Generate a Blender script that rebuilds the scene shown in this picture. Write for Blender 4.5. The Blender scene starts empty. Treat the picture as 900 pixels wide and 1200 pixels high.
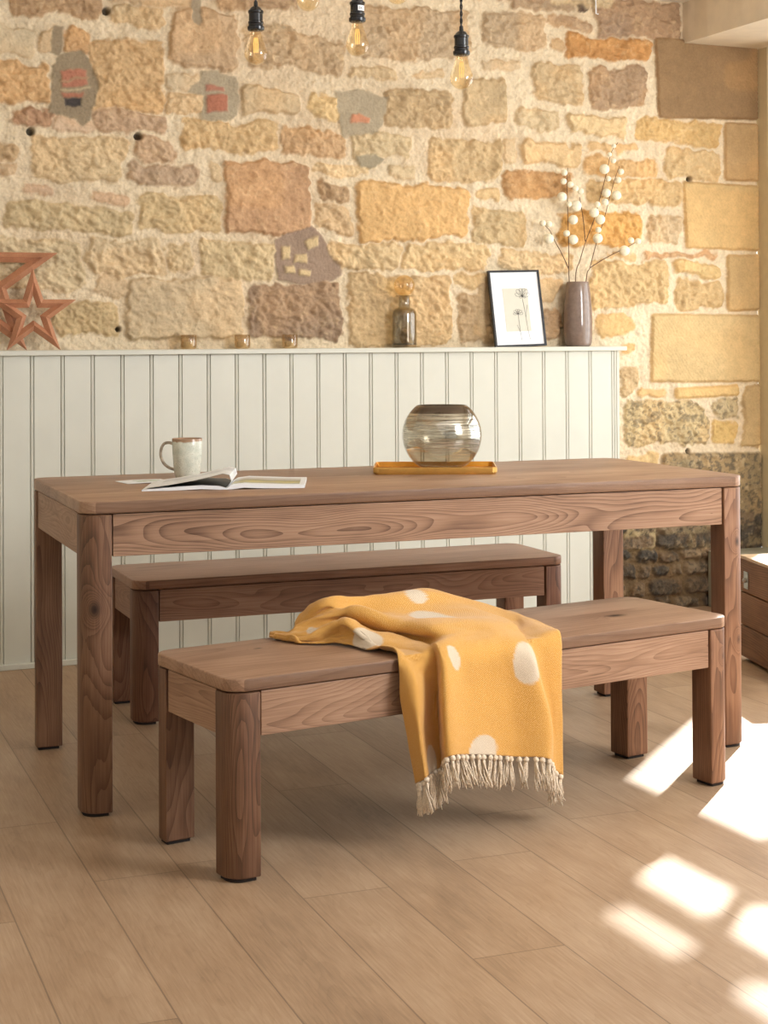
import bpy, bmesh, math, random
import numpy as np
from mathutils import Vector, Matrix
random.seed(7); RS = np.random.RandomState(11)
D = bpy.data; SC = bpy.context.scene; COL = SC.collection
pi = math.pi

# ---------------------------------------------------------------- survey: photo measurements -> room coordinates
# room axes: x along the stone wall (right), y into the wall (wall face near y=0.1), z up, metres
F_, PY0, HC, CX = 1905.0, 375.1, 1.146, 450.0
PIT, ROL = -.01247, -.00535
AW = math.atan(.436)
UX, UY = math.cos(AW), math.sin(AW)
CAMP = Vector((-(6.262*UY), -(6.262*UX), HC))
def ray(px, py):
    a = (px-CX)/F_; b = (py-PY0)/F_
    X = a*math.cos(ROL)+b*math.sin(ROL); Y2 = b*math.cos(ROL)-a*math.sin(ROL)
    Y = Y2*math.cos(PIT)+math.sin(PIT); Z = math.cos(PIT)-Y2*math.sin(PIT)
    return Vector((X*UX+Z*UY, -X*UY+Z*UX, -Y))
def on_z(px, py, z=0.0):
    d = ray(px, py); return CAMP+d*((z-CAMP.z)/d.z)
def on_y(px, py, y=0.12):
    d = ray(px, py); return CAMP+d*((y-CAMP.y)/d.y)

# ---------------------------------------------------------------- tagging
def tag(o, label=None, cat=None, group=None, kind=None):
    if label: o['label'] = label
    if cat: o['category'] = cat
    if group: o['group'] = group
    if kind: o['kind'] = kind
    return o
def thing(name, label, cat, loc=(0,0,0), rz=0, group=None):
    o = D.objects.new(name, None); o.empty_display_size = .05; COL.objects.link(o)
    o.location = loc; o.rotation_euler = (0,0,rz)
    return tag(o, label, cat, group)
def link(name, me, mat, parent=None, smooth=False):
    o = D.objects.new(name, me); COL.objects.link(o)
    if mat:
        for m in (mat if isinstance(mat, (list, tuple)) else [mat]): me.materials.append(m)
    if parent: o.parent = parent
    if smooth: me.polygons.foreach_set('use_smooth', [True]*len(me.polygons))
    return o
def from_bm(name, bm, mat, parent=None, smooth=False):
    bmesh.ops.recalc_face_normals(bm, faces=bm.faces)
    me = D.meshes.new(name); bm.to_mesh(me); bm.free()
    return link(name, me, mat, parent, smooth)
def auto_smooth(o, ang=35):
    me = o.data
    me.polygons.foreach_set('use_smooth', [True]*len(me.polygons))
    bm = bmesh.new(); bm.from_mesh(me)
    for e in bm.edges:
        if len(e.link_faces) == 2 and e.calc_face_angle(0) > math.radians(ang): e.smooth = False
    bm.to_mesh(me); bm.free()
    return o

# ---------------------------------------------------------------- shape helpers
def add_box(bm, x0, x1, y0, y1, z0, z1):
    v = [bm.verts.new(c) for c in ((x0,y0,z0),(x1,y0,z0),(x1,y1,z0),(x0,y1,z0),(x0,y0,z1),(x1,y0,z1),(x1,y1,z1),(x0,y1,z1))]
    for f in ((0,3,2,1),(4,5,6,7),(0,1,5,4),(1,2,6,5),(2,3,7,6),(3,0,4,7)): bm.faces.new([v[i] for i in f])
def bevel_all(bm, w, seg=2, ang=30):
    es = [e for e in bm.edges if len(e.link_faces) == 2 and e.calc_face_angle(0) > math.radians(ang)]
    bmesh.ops.bevel(bm, geom=es, offset=w, segments=seg, profile=.5, affect='EDGES', clamp_overlap=True)
def box(name, x0, x1, y0, y1, z0, z1, mat, parent=None, bev=.002, seg=2):
    bm = bmesh.new(); add_box(bm, x0, x1, y0, y1, z0, z1)
    bmesh.ops.recalc_face_normals(bm, faces=bm.faces)
    if bev: bevel_all(bm, bev, seg)
    return from_bm(name, bm, mat, parent)
def add_prism(bm, pts, z0, z1):
    a = [bm.verts.new((x,y,z0)) for x,y in pts]; b = [bm.verts.new((x,y,z1)) for x,y in pts]
    n = len(pts); bm.faces.new(a[::-1]); bm.faces.new(b)
    for i in range(n): bm.faces.new((a[i],a[(i+1)%n],b[(i+1)%n],b[i]))
def rrect(x0, x1, y0, y1, rads, seg=8):
    # rads for corners (x0,y0),(x1,y0),(x1,y1),(x0,y1)
    out = []
    for (cx, cy, sx, sy, a0, r) in ((x0,y0,1,1,pi,rads[0]),(x1,y0,-1,1,1.5*pi,rads[1]),(x1,y1,-1,-1,0,rads[2]),(x0,y1,1,-1,.5*pi,rads[3])):
        if r <= 0: out.append((cx,cy)); continue
        ox, oy = cx+sx*r, cy+sy*r
        for k in range(seg+1):
            t = a0+.5*pi*k/seg; out.append((ox+r*math.cos(t), oy+r*math.sin(t)))
    return out
def prism(name, pts, z0, z1, mat, parent=None, bev=.003, seg=3):
    bm = bmesh.new(); add_prism(bm, pts, z0, z1)
    bmesh.ops.recalc_face_normals(bm, faces=bm.faces)
    if bev:
        es = [e for e in bm.edges if abs(e.verts[0].co.z-e.verts[1].co.z) < 1e-6]
        bmesh.ops.bevel(bm, geom=es, offset=bev, segments=seg, profile=.5, affect='EDGES')
    return auto_smooth(from_bm(name, bm, mat, parent), 30)
def add_lathe(bm, prof, seg=48, cx=0, cy=0, close=True):
    rings = []
    for r, z in prof:
        if r < 1e-6: rings.append([bm.verts.new((cx,cy,z))])
        else: rings.append([bm.verts.new((cx+r*math.cos(2*pi*k/seg), cy+r*math.sin(2*pi*k/seg), z)) for k in range(seg)])
    for a, b in zip(rings, rings[1:]):
        for k in range(seg):
            k2 = (k+1)%seg
            if len(a) == 1 and len(b) == 1: continue
            if len(a) == 1: bm.faces.new((a[0], b[k], b[k2]))
            elif len(b) == 1: bm.faces.new((a[k], a[k2], b[0]))
            else: bm.faces.new((a[k], a[k2], b[k2], b[k]))
def lathe(name, prof, mat, parent=None, seg=48, ang=40):
    bm = bmesh.new(); add_lathe(bm, prof, seg)
    return auto_smooth(from_bm(name, bm, mat, parent), ang)
def add_tube(bm, pts, r, seg=8, r2=None):
    pts = [Vector(p) for p in pts]; n = len(pts); rings = []; up = None
    for i, p in enumerate(pts):
        t = (pts[min(i+1,n-1)]-pts[max(i-1,0)]).normalized()
        if up is None: up = t.orthogonal().normalized()
        up = (up-t*up.dot(t)).normalized(); s = t.cross(up)
        rr = r if r2 is None else r+(r2-r)*i/(n-1)
        rings.append([bm.verts.new(p+(up*math.cos(2*pi*k/seg)+s*math.sin(2*pi*k/seg))*rr) for k in range(seg)])
    for a, b in zip(rings, rings[1:]):
        for k in range(seg): bm.faces.new((a[k],a[(k+1)%seg],b[(k+1)%seg],b[k]))
    bm.faces.new(rings[0][::-1]); bm.faces.new(rings[-1])
def tube(name, pts, r, mat, parent=None, seg=10, r2=None):
    bm = bmesh.new(); add_tube(bm, pts, r, seg, r2)
    return auto_smooth(from_bm(name, bm, mat, parent), 50)
def add_ball(bm, c, r, sub=3, jit=0):
    m = bmesh.ops.create_icosphere(bm, subdivisions=sub, radius=r)
    for v in m['verts']:
        if jit: v.co *= 1+random.uniform(-jit, jit)
        v.co += Vector(c)
def smooth_path(pts, n=8):
    P = [Vector(p) for p in pts]; P = [P[0]*2-P[1]]+P+[P[-1]*2-P[-2]]; out = []
    for i in range(1, len(P)-2):
        for k in range(n):
            t = k/n; a,b,c,d = P[i-1:i+3]
            out.append(.5*((2*b)+(c-a)*t+(2*a-5*b+4*c-d)*t*t+(-a+3*b-3*c+d)*t**3))
    return out+[P[-2]]

# ---------------------------------------------------------------- materials
def lin(c):
    return tuple(((v/255)/12.92 if v/255 <= .04045 else ((v/255+.055)/1.055)**2.4) for v in c)
def rgba(c): return lin(c)+(1,)
class NT:
    def __init__(s, name):
        s.m = D.materials.new(name); s.m.use_nodes = True; s.t = s.m.node_tree; s.n = s.t.nodes; s.l = s.t.links
        s.n.clear(); s.out = s.n.new('ShaderNodeOutputMaterial')
    def node(s, typ, **kw):
        nd = s.n.new(typ)
        for k, v in kw.items(): setattr(nd, k, v)
        return nd
    def put(s, sock, v):
        if hasattr(v, 'is_output'): s.l.new(v, sock)
        elif v is not None: sock.default_value = v
    def math(s, op, a, b=None, c=None, clamp=False):
        nd = s.node('ShaderNodeMath', operation=op, use_clamp=clamp)
        for i, v in enumerate((a,b,c)):
            if v is not None: s.put(nd.inputs[i], v)
        return nd.outputs[0]
    def vmath(s, op, a, b=None):
        nd = s.node('ShaderNodeVectorMath', operation=op); s.put(nd.inputs[0], a)
        if b is not None: s.put(nd.inputs[1], b)
        return nd.outputs['Value'] if op in ('LENGTH','DISTANCE') else nd.outputs[0]
    def mapping(s, v, loc=(0,0,0), rot=(0,0,0), scale=(1,1,1)):
        nd = s.node('ShaderNodeMapping'); s.put(nd.inputs[0], v)
        nd.inputs[1].default_value = loc; nd.inputs[2].default_value = rot; nd.inputs[3].default_value = scale
        return nd.outputs[0]
    def noise(s, v, scale, detail=4, rough=.55, dist=0, dim='3D'):
        nd = s.node('ShaderNodeTexNoise', noise_dimensions=dim); s.put(nd.inputs['Vector'], v)
        nd.inputs['Scale'].default_value = scale; nd.inputs['Detail'].default_value = detail
        nd.inputs['Roughness'].default_value = rough; nd.inputs['Distortion'].default_value = dist
        return nd.outputs[0]
    def ramp(s, f, stops, interp='LINEAR'):
        nd = s.node('ShaderNodeValToRGB'); s.put(nd.inputs[0], f); cr = nd.color_ramp; cr.interpolation = interp
        while len(cr.elements) < len(stops): cr.elements.new(.5)
        for e, (p, c) in zip(cr.elements, stops): e.position = p; e.color = c if len(c) == 4 else rgba(c)
        return nd.outputs[0]
    def mix(s, f, a, b, blend='MIX'):
        nd = s.node('ShaderNodeMix', data_type='RGBA', blend_type=blend); s.put(nd.inputs[0], f)
        s.put(nd.inputs[6], a); s.put(nd.inputs[7], b); return nd.outputs[2]
    def bump(s, h, strength=.3, dist=.002, normal=None):
        nd = s.node('ShaderNodeBump'); nd.inputs['Strength'].default_value = strength; nd.inputs['Distance'].default_value = dist
        s.put(nd.inputs['Height'], h)
        if normal is not None: s.put(nd.inputs['Normal'], normal)
        return nd.outputs[0]
    def bsdf(s, col, rough=.5, metal=0, normal=None, spec=None, **kw):
        nd = s.node('ShaderNodeBsdfPrincipled'); s.put(nd.inputs['Base Color'], col); s.put(nd.inputs['Roughness'], rough)
        s.put(nd.inputs['Metallic'], metal)
        if normal is not None: s.put(nd.inputs['Normal'], normal)
        if spec is not None: nd.inputs['Specular IOR Level'].default_value = spec
        for k, v in kw.items(): s.put(nd.inputs[k], v)
        return nd.outputs[0]
    def done(s, sh): s.l.new(sh, s.out.inputs[0]); return s.m
    def obj(s): return s.node('ShaderNodeTexCoord').outputs['Object']
    def sep(s, v):
        nd = s.node('ShaderNodeSeparateXYZ'); s.put(nd.inputs[0], v); return nd.outputs
    def comb(s, x, y, z):
        nd = s.node('ShaderNodeCombineXYZ')
        for i, v in enumerate((x,y,z)): s.put(nd.inputs[i], v)
        return nd.outputs[0]

def plain(name, c, rough=.5, metal=0, noise=.04, nscale=30, bump=0, spec=None, **kw):
    t = NT(name); o = t.obj(); n = t.noise(o, nscale, 4)
    lo = rgba(tuple(max(0, v*(1-noise)) for v in c)); hi = rgba(tuple(min(255, v*(1+noise)) for v in c))
    col = t.ramp(n, [(.3, lo), (.7, hi)])
    nm = t.bump(n, bump, .001) if bump else None
    return t.done(t.bsdf(col, rough, metal, nm, spec, **kw))

def wood(name, axis, dark, mid, light, ring=(0.0,-.12,-.10), freq=150, rough=.5, knots=(), boards=0, contrast=1.0):
    """sawn softwood: growth rings round a distant pith, stretched along the grain axis"""
    t = NT(name); o = t.obj(); rnd = t.node('ShaderNodeObjectInfo').outputs['Random']
    # put grain axis on x
    if axis == 'z': o2 = t.mapping(o, rot=(0, pi/2, 0))
    elif axis == 'y': o2 = t.mapping(o, rot=(0, 0, pi/2))
    else: o2 = t.mapping(o)
    off = t.math('MULTIPLY', rnd, 37.0)
    sh = t.vmath('ADD', o2, t.comb(off, 0, 0))
    x, y, z = t.sep(o2)
    if boards:
        bi = t.math('FLOOR', t.math('DIVIDE', y, boards)); jit = t.math('MULTIPLY', t.math('SINE', t.math('MULTIPLY', bi, 12.9)), 5.0)
        sh = t.vmath('ADD', sh, t.comb(jit, 0, 0))
    w1 = t.noise(t.mapping(sh, scale=(1.3, 5, 5)), 1.0, 2, .5)
    w2 = t.noise(t.mapping(sh, scale=(.9, 3, 3), loc=(5,2,9)), 1.0, 2, .5)
    yy = t.math('ADD', t.math('ADD', y, ring[1]), t.math('MULTIPLY', t.math('SUBTRACT', w1, .5), .11))
    zz = t.math('ADD', t.math('ADD', z, ring[2]), t.math('MULTIPLY', t.math('SUBTRACT', w2, .5), .11))
    bend = None
    kd = None
    for (kx, ky, kz, kr) in knots:
        dv = t.vmath('SUBTRACT', o, (kx,ky,kz))
        sc = {'z': (1,1,.75), 'x': (.5,1,1), 'y': (1,.5,1)}[axis]
        dist = t.vmath('LENGTH', t.mapping(dv, scale=sc))
        g = t.math('DIVIDE', dist, kr)
        k = t.math('POWER', 2.718, t.math('MULTIPLY', t.math('MULTIPLY', g, g), -.35))
        bend = k if bend is None else t.math('ADD', bend, k)
        m = t.math('SUBTRACT', 1.25, g, clamp=True)
        kd = m if kd is None else t.math('MAXIMUM', kd, m)
    r = t.math('SQRT', t.math('ADD', t.math('MULTIPLY', yy, yy), t.math('MULTIPLY', zz, zz)))
    if bend is not None: r = t.math('ADD', r, t.math('MULTIPLY', bend, .035))
    s = t.math('FRACT', t.math('MULTIPLY', r, freq))
    ringv = t.math('POWER', s, 2.2)
    fine = t.noise(t.mapping(sh, scale=(6, 260, 260)), 1.0, 3, .6)
    blot = t.noise(t.mapping(sh, scale=(2.2, 6, 6)), 1.0, 4, .6)
    v = t.math('ADD', t.math('MULTIPLY', ringv, -.22*contrast), t.math('ADD', t.math('MULTIPLY', fine, .42), t.math('MULTIPLY', blot, .7)))
    if boards: v = t.math('ADD', v, t.math('MULTIPLY', t.math('SINE', t.math('MULTIPLY', bi, 7.3)), .05))
    col = t.ramp(v, [(.15, dark), (.45, mid), (.8, light)])
    if kd is not None: col = t.mix(kd, col, rgba((40,24,16)))
    if boards:
        fr = t.math('FRACT', t.math('DIVIDE', y, boards)); ln = t.math('LESS_THAN', fr, .012)
        col = t.mix(t.math('MULTIPLY', ln, .45), col, rgba((60,38,28)))
    nm = t.bump(t.math('ADD', fine, t.math('MULTIPLY', ringv, .5)), .18, .0008)
    return t.done(t.bsdf(col, rough, 0, nm, .35))

def schlick(t, f0):
    lw = t.node('ShaderNodeLayerWeight'); lw.inputs[0].default_value = .5
    return t.math('ADD', f0, t.math('MULTIPLY', t.math('POWER', lw.outputs['Facing'], 5.0), 1-f0))
def thin_glass(name, tint, ior=1.45, gloss=.02, extra=0.0, gcol=(1,1,1,1)):
    t = NT(name); f = t.math('ADD', schlick(t, ((ior-1)/(ior+1))**2), extra, clamp=True)
    tr = t.node('ShaderNodeBsdfTransparent'); t.put(tr.inputs[0], tint)
    gl = t.node('ShaderNodeBsdfGlossy'); gl.inputs['Color'].default_value = gcol; gl.inputs['Roughness'].default_value = gloss
    mx = t.node('ShaderNodeMixShader'); t.put(mx.inputs[0], f); t.l.new(tr.outputs[0], mx.inputs[1]); t.l.new(gl.outputs[0], mx.inputs[2])
    return t.done(mx.outputs[0])

FD, FM, FL = (88,62,46), (146,113,90), (184,150,124)
M = {}
M['panel'] = plain('sage_paint', (209,208,196), .42, noise=.012, nscale=6)
M['white_paint'] = plain('white_paint', (226,220,205), .6, noise=.02, nscale=8, bump=.1)
M['beam'] = plain('beam_plaster', (226,212,190), .8, noise=.03, nscale=9, bump=.25)
M['ceiling'] = plain('ceiling_plaster', (232,226,214), .85, noise=.02, nscale=4)
M['step'] = plain('grey_step_paint', (150,145,125), .55, noise=.03)
M['frame_paint'] = plain('olive_window_paint', (206,190,154), .5, noise=.02)
M['black'] = plain('black_bakelite', (22,22,25), .22, noise=.1)
M['black_frame'] = plain('black_frame_paint', (24,26,34), .35)
M['foot'] = plain('dark_foot_pad', (30,20,16), .8)
M['cream_yarn'] = plain('cream_yarn', (222,206,184), .9, noise=.12, nscale=400)
M['wax'] = plain('candle_wax', (238,226,196), .5, noise=.02)
M['pompom'] = plain('cream_pompom', (244,236,212), .9, noise=.05, nscale=120, bump=.3)
M['twig'] = plain('brown_twig', (96,66,46), .8, noise=.2, nscale=80)
M['steel'] = plain('dull_steel', (170,168,160), .38, 1)
M['paper'] = plain('matte_paper', (238,240,244), .6, noise=.01)
M['mat_print'] = plain('beige_print', (214,210,196), .7, noise=.01)
M['ink'] = plain('dark_ink', (70,66,66), .7)
M['smoke_glass'] = thin_glass('smoked_glass', rgba((230,226,216)), 1.5, .02, .03)
M['amber_glass'] = thin_glass('amber_glass', rgba((254,243,220)), 1.5, .02, .02)
M['bulb_glass'] = thin_glass('bulb_glass', rgba((254,245,226)), 1.5, .01, .03)
M['votive_glass'] = thin_glass('votive_glass', rgba((240,230,212)), 1.5, .02, .04)
M['pane'] = thin_glass('window_glass', (.97,.98,.97,1), 1.45, .0)
def mat_vase():
    t = NT('taupe_glaze'); o = t.obj(); n = t.noise(o, 60, 3)
    return t.done(t.bsdf(t.ramp(n, [(.3,(128,110,100)),(.7,(142,122,111))]), .08, 0, None, .6))
M['vase'] = mat_vase()
def mat_filament():
    t = NT('amber_filament'); e = t.node('ShaderNodeEmission'); e.inputs[0].default_value = (1,.55,.16,1); e.inputs[1].default_value = 1.5
    return t.done(e.outputs[0])
M['filament'] = mat_filament()
def mat_copper():
    t = NT('copper_stained_wood'); o = t.obj(); g = t.noise(t.mapping(o, scale=(1,1,1)), 14, 3); f = t.noise(o, 300, 2)
    v = t.math('ADD', t.math('MULTIPLY', g, .8), t.math('MULTIPLY', f, .25))
    return t.done(t.bsdf(t.ramp(v, [(.25,(148,98,72)),(.55,(186,130,98)),(.8,(208,154,122))]), .42, 0, t.bump(f, .1, .001), .5))
M['copper'] = mat_copper()
def mat_tray():
    t = NT('brass_tray_enamel'); o = t.obj(); n = t.noise(o, 20, 3)
    return t.done(t.bsdf(t.ramp(n, [(.3,(206,138,40)),(.7,(226,158,58))]), .28, .55, None, .5))
M['tray'] = mat_tray()
M['brass'] = plain('brass_edge', (222,178,98), .3, .7)
def mat_bowl():
    t = NT('brushed_smoke_bowl'); o = t.obj(); x,y,z = t.sep(o)
    wob = t.noise(t.mapping(o, scale=(7,7,0)), 1, 2)
    zz = t.math('ADD', z, t.math('MULTIPLY', wob, .006))
    n1 = t.noise(t.comb(0,0,t.math('MULTIPLY', zz, 1)), 190, 3, .7)
    n2 = t.noise(t.mapping(o, scale=(9,9,260)), 1, 3, .6)
    band = t.math('GREATER_THAN', z, .166)
    line = t.ramp(t.math('ADD', t.math('MULTIPLY', n1, .65), t.math('MULTIPLY', n2, .35)), [(.47,(0,0,0,1)),(.54,(1,1,1,1))])
    low = t.math('MULTIPLY', t.math('SUBTRACT', z, .035, clamp=True), 25, clamp=True)
    fac = t.math('MULTIPLY', line, low); fac = t.math('MAXIMUM', t.math('MULTIPLY', fac, .55), t.math('MULTIPLY', band, .6))
    col = t.mix(band, t.mix(t.ramp(n2, [(.42,(0,0,0,1)),(.52,(1,1,1,1))]), rgba((84,78,70)), rgba((226,222,210))), rgba((104,86,70)))
    met = t.bsdf(col, .14, .85)
    fs = schlick(t, .10)
    tr = t.node('ShaderNodeBsdfTransparent'); tr.inputs[0].default_value = rgba((238,235,228))
    gl = t.node('ShaderNodeBsdfGlossy'); gl.inputs['Roughness'].default_value = .03
    m1 = t.node('ShaderNodeMixShader'); t.l.new(fs, m1.inputs[0]); t.l.new(tr.outputs[0], m1.inputs[1]); t.l.new(gl.outputs[0], m1.inputs[2])
    m2 = t.node('ShaderNodeMixShader'); t.put(m2.inputs[0], fac); t.l.new(m1.outputs[0], m2.inputs[1]); t.l.new(met, m2.inputs[2])
    return t.done(m2.outputs[0])
M['bowl'] = mat_bowl()
def mat_mug(rim=False):
    t = NT('speckled_glaze'); o = t.obj(); x,y,z = t.sep(o)
    sp = t.noise(o, 420, 2, .6); s2 = t.noise(o, 60, 3)
    base = t.ramp(s2, [(.3,(200,204,190)),(.7,(222,222,208))])
    col = t.mix(t.ramp(sp, [(.60,(0,0,0,1)),(.70,(1,1,1,1))]), base, rgba((150,140,118)))
    rimf = t.math('MULTIPLY', t.math('SUBTRACT', z, t.math('ADD', .1015, t.math('MULTIPLY', t.math('SUBTRACT', s2, .5), .012))), 260, clamp=True)
    col = t.mix(t.math('MULTIPLY', rimf, .85), col, rgba((150,104,64)))
    return t.done(t.bsdf(col, .2, 0, None, .5))
M['mug'] = mat_mug()
M['mug_handle'] = plain('mug_handle_glaze', (172,158,138), .25, noise=.2, nscale=70)

def mat_floor():
    t = NT('oak_laminate'); o = t.obj(); o = t.mapping(o, rot=(0,0,.045))
    x, y, z = t.sep(o); W = .19; L = 1.21
    px = t.math('DIVIDE', t.math('ADD', x, 9.942), W); ix = t.math('FLOOR', px); fx = t.math('FRACT', px)
    wn = t.node('ShaderNodeTexWhiteNoise', noise_dimensions='1D'); t.put(wn.inputs['W'], ix)
    py = t.math('ADD', t.math('DIVIDE', y, L), t.math('MULTIPLY', wn.outputs[0], 7.31)); iy = t.math('FLOOR', py); fy = t.math('FRACT', py)
    wn2 = t.node('ShaderNodeTexWhiteNoise', noise_dimensions='2D'); t.put(wn2.inputs['Vector'], t.comb(ix, iy, 0))
    rv = wn2.outputs[0]
    p = t.vmath('ADD', o, t.comb(t.math('MULTIPLY', rv, 31), t.math('MULTIPLY', rv, 17), 0))
    w = t.noise(t.mapping(p, scale=(5,1.1,1)), 1, 3, .55)
    rr = t.math('ADD', t.math('MULTIPLY', t.math('SUBTRACT', fx, .5), t.math('MULTIPLY', t.math('SUBTRACT', fx, .5), 3.0)), t.math('MULTIPLY', w, 2.2))
    ring = t.math('FRACT', t.math('MULTIPLY', rr, 9)); ring = t.math('POWER', ring, 3)
    fine = t.noise(t.mapping(p, scale=(210,7,1)), 1, 4, .65)
    blot = t.noise(t.mapping(p, scale=(9,3.2,1)), 1, 5, .62)
    crack = t.noise(t.mapping(p, scale=(40,9,1), loc=(3,3,0)), 1, 4, .6, 1.5)
    v = t.math('ADD', t.math('MULTIPLY', fine, .5), t.math('MULTIPLY', blot, .62))
    v = t.math('ADD', v, t.math('MULTIPLY', ring, -.06)); v = t.math('ADD', v, t.math('MULTIPLY', t.math('SUBTRACT', rv, .5), .12))
    col = t.ramp(v, [(.2,(122,98,76)),(.5,(164,135,107)),(.85,(190,164,136))])
    col = t.mix(t.math('MULTIPLY', t.ramp(crack, [(.70,(0,0,0,1)),(.76,(1,1,1,1))]), .35), col, rgba((120,88,62)))
    ex = t.math('MINIMUM', fx, t.math('SUBTRACT', 1.0, fx)); ey = t.math('MULTIPLY', t.math('MINIMUM', fy, t.math('SUBTRACT', 1.0, fy)), L/W)
    e = t.math('MINIMUM', ex, ey); g = t.math('LESS_THAN', e, .0085)
    col = t.mix(t.math('MULTIPLY', g, .5), col, rgba((78,58,42)))
    nm = t.bump(t.math('ADD', t.math('MULTIPLY', fine, .25), t.math('MULTIPLY', g, -1.0)), .25, .0012)
    rg = t.math('ADD', .40, t.math('MULTIPLY', blot, .16))
    return t.done(t.bsdf(col, rg, 0, nm, .45))
M['floor'] = mat_floor()
def mat_stone():
    t = NT('rubble_stone_and_lime_mortar'); a = t.node('ShaderNodeAttribute', attribute_name='Col'); o = t.obj()
    n = t.noise(o, 110, 5, .65); n2 = t.noise(o, 28, 4, .6)
    f = t.math('ADD', t.math('MULTIPLY', n, .45), t.math('MULTIPLY', n2, .25)); f = t.math('ADD', f, .65)
    col = t.vmath('MULTIPLY', a.outputs['Color'], t.comb(f, f, f))
    nm = t.bump(t.math('ADD', n, t.math('MULTIPLY', t.noise(o, 420, 3, .6), .35)), .7, .006)
    return t.done(t.bsdf(col, .95, 0, nm, .1))
M['stone'] = mat_stone()
def mat_throw():
    t = NT('mustard_woven_wool'); a = t.node('ShaderNodeAttribute', attribute_name='dots'); uv = t.node('ShaderNodeTexCoord').outputs['UV']
    u, v, _ = t.sep(uv)
    wv = t.math('MULTIPLY', t.math('SINE', t.math('MULTIPLY', u, 900)), t.math('SINE', t.math('MULTIPLY', v, 1500)))
    n = t.noise(t.mapping(uv, scale=(300,500,1)), 1, 3, .7); f = t.math('ADD', t.math('MULTIPLY', wv, .18), n)
    must = t.ramp(f, [(.3,(184,128,54)),(.52,(214,160,78)),(.75,(236,198,138))])
    cream = t.ramp(f, [(.3,(188,168,144)),(.7,(228,214,192))])
    col = t.mix(a.outputs['Fac'], must, cream)
    return t.done(t.bsdf(col, .95, 0, t.bump(f, .5, .0015), .1, **{'Sheen Weight': .25}))
M['throw'] = mat_throw()

# ---------------------------------------------------------------- noise on grids
def lat_noise(X, Z, scale, seed):
    r = np.random.RandomState(seed); T = r.rand(256, 256).astype(np.float32)
    x = X*scale+1000; z = Z*scale+1000; xi = np.floor(x).astype(int); zi = np.floor(z).astype(int)
    fx = x-xi; fz = z-zi; fx = fx*fx*fx*(fx*(fx*6-15)+10); fz = fz*fz*fz*(fz*(fz*6-15)+10)
    a = T[xi&255, zi&255]; b = T[(xi+1)&255, zi&255]; c = T[xi&255, (zi+1)&255]; d = T[(xi+1)&255, (zi+1)&255]
    return (a*(1-fx)+b*fx)*(1-fz)+(c*(1-fx)+d*fx)*fz
def fbm(X, Z, scale, seed, oct=4, gain=.5):
    s = 0; a = 1; tot = 0
    for k in range(oct): s = s+a*lat_noise(X, Z, scale*2**k, seed+k*13); tot += a; a *= gain
    return s/tot
def sstep(a, b, x):
    t = np.clip((x-a)/(b-a), 0, 1); return t*t*(3-2*t)

# ================================================================= THE ROOM
WY = .115     # mean plane of the stone wall
X0, X1, Z1 = -3.2, 1.835, 2.60
CEIL = 2.585
P_ = (205,175,125); 
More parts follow.
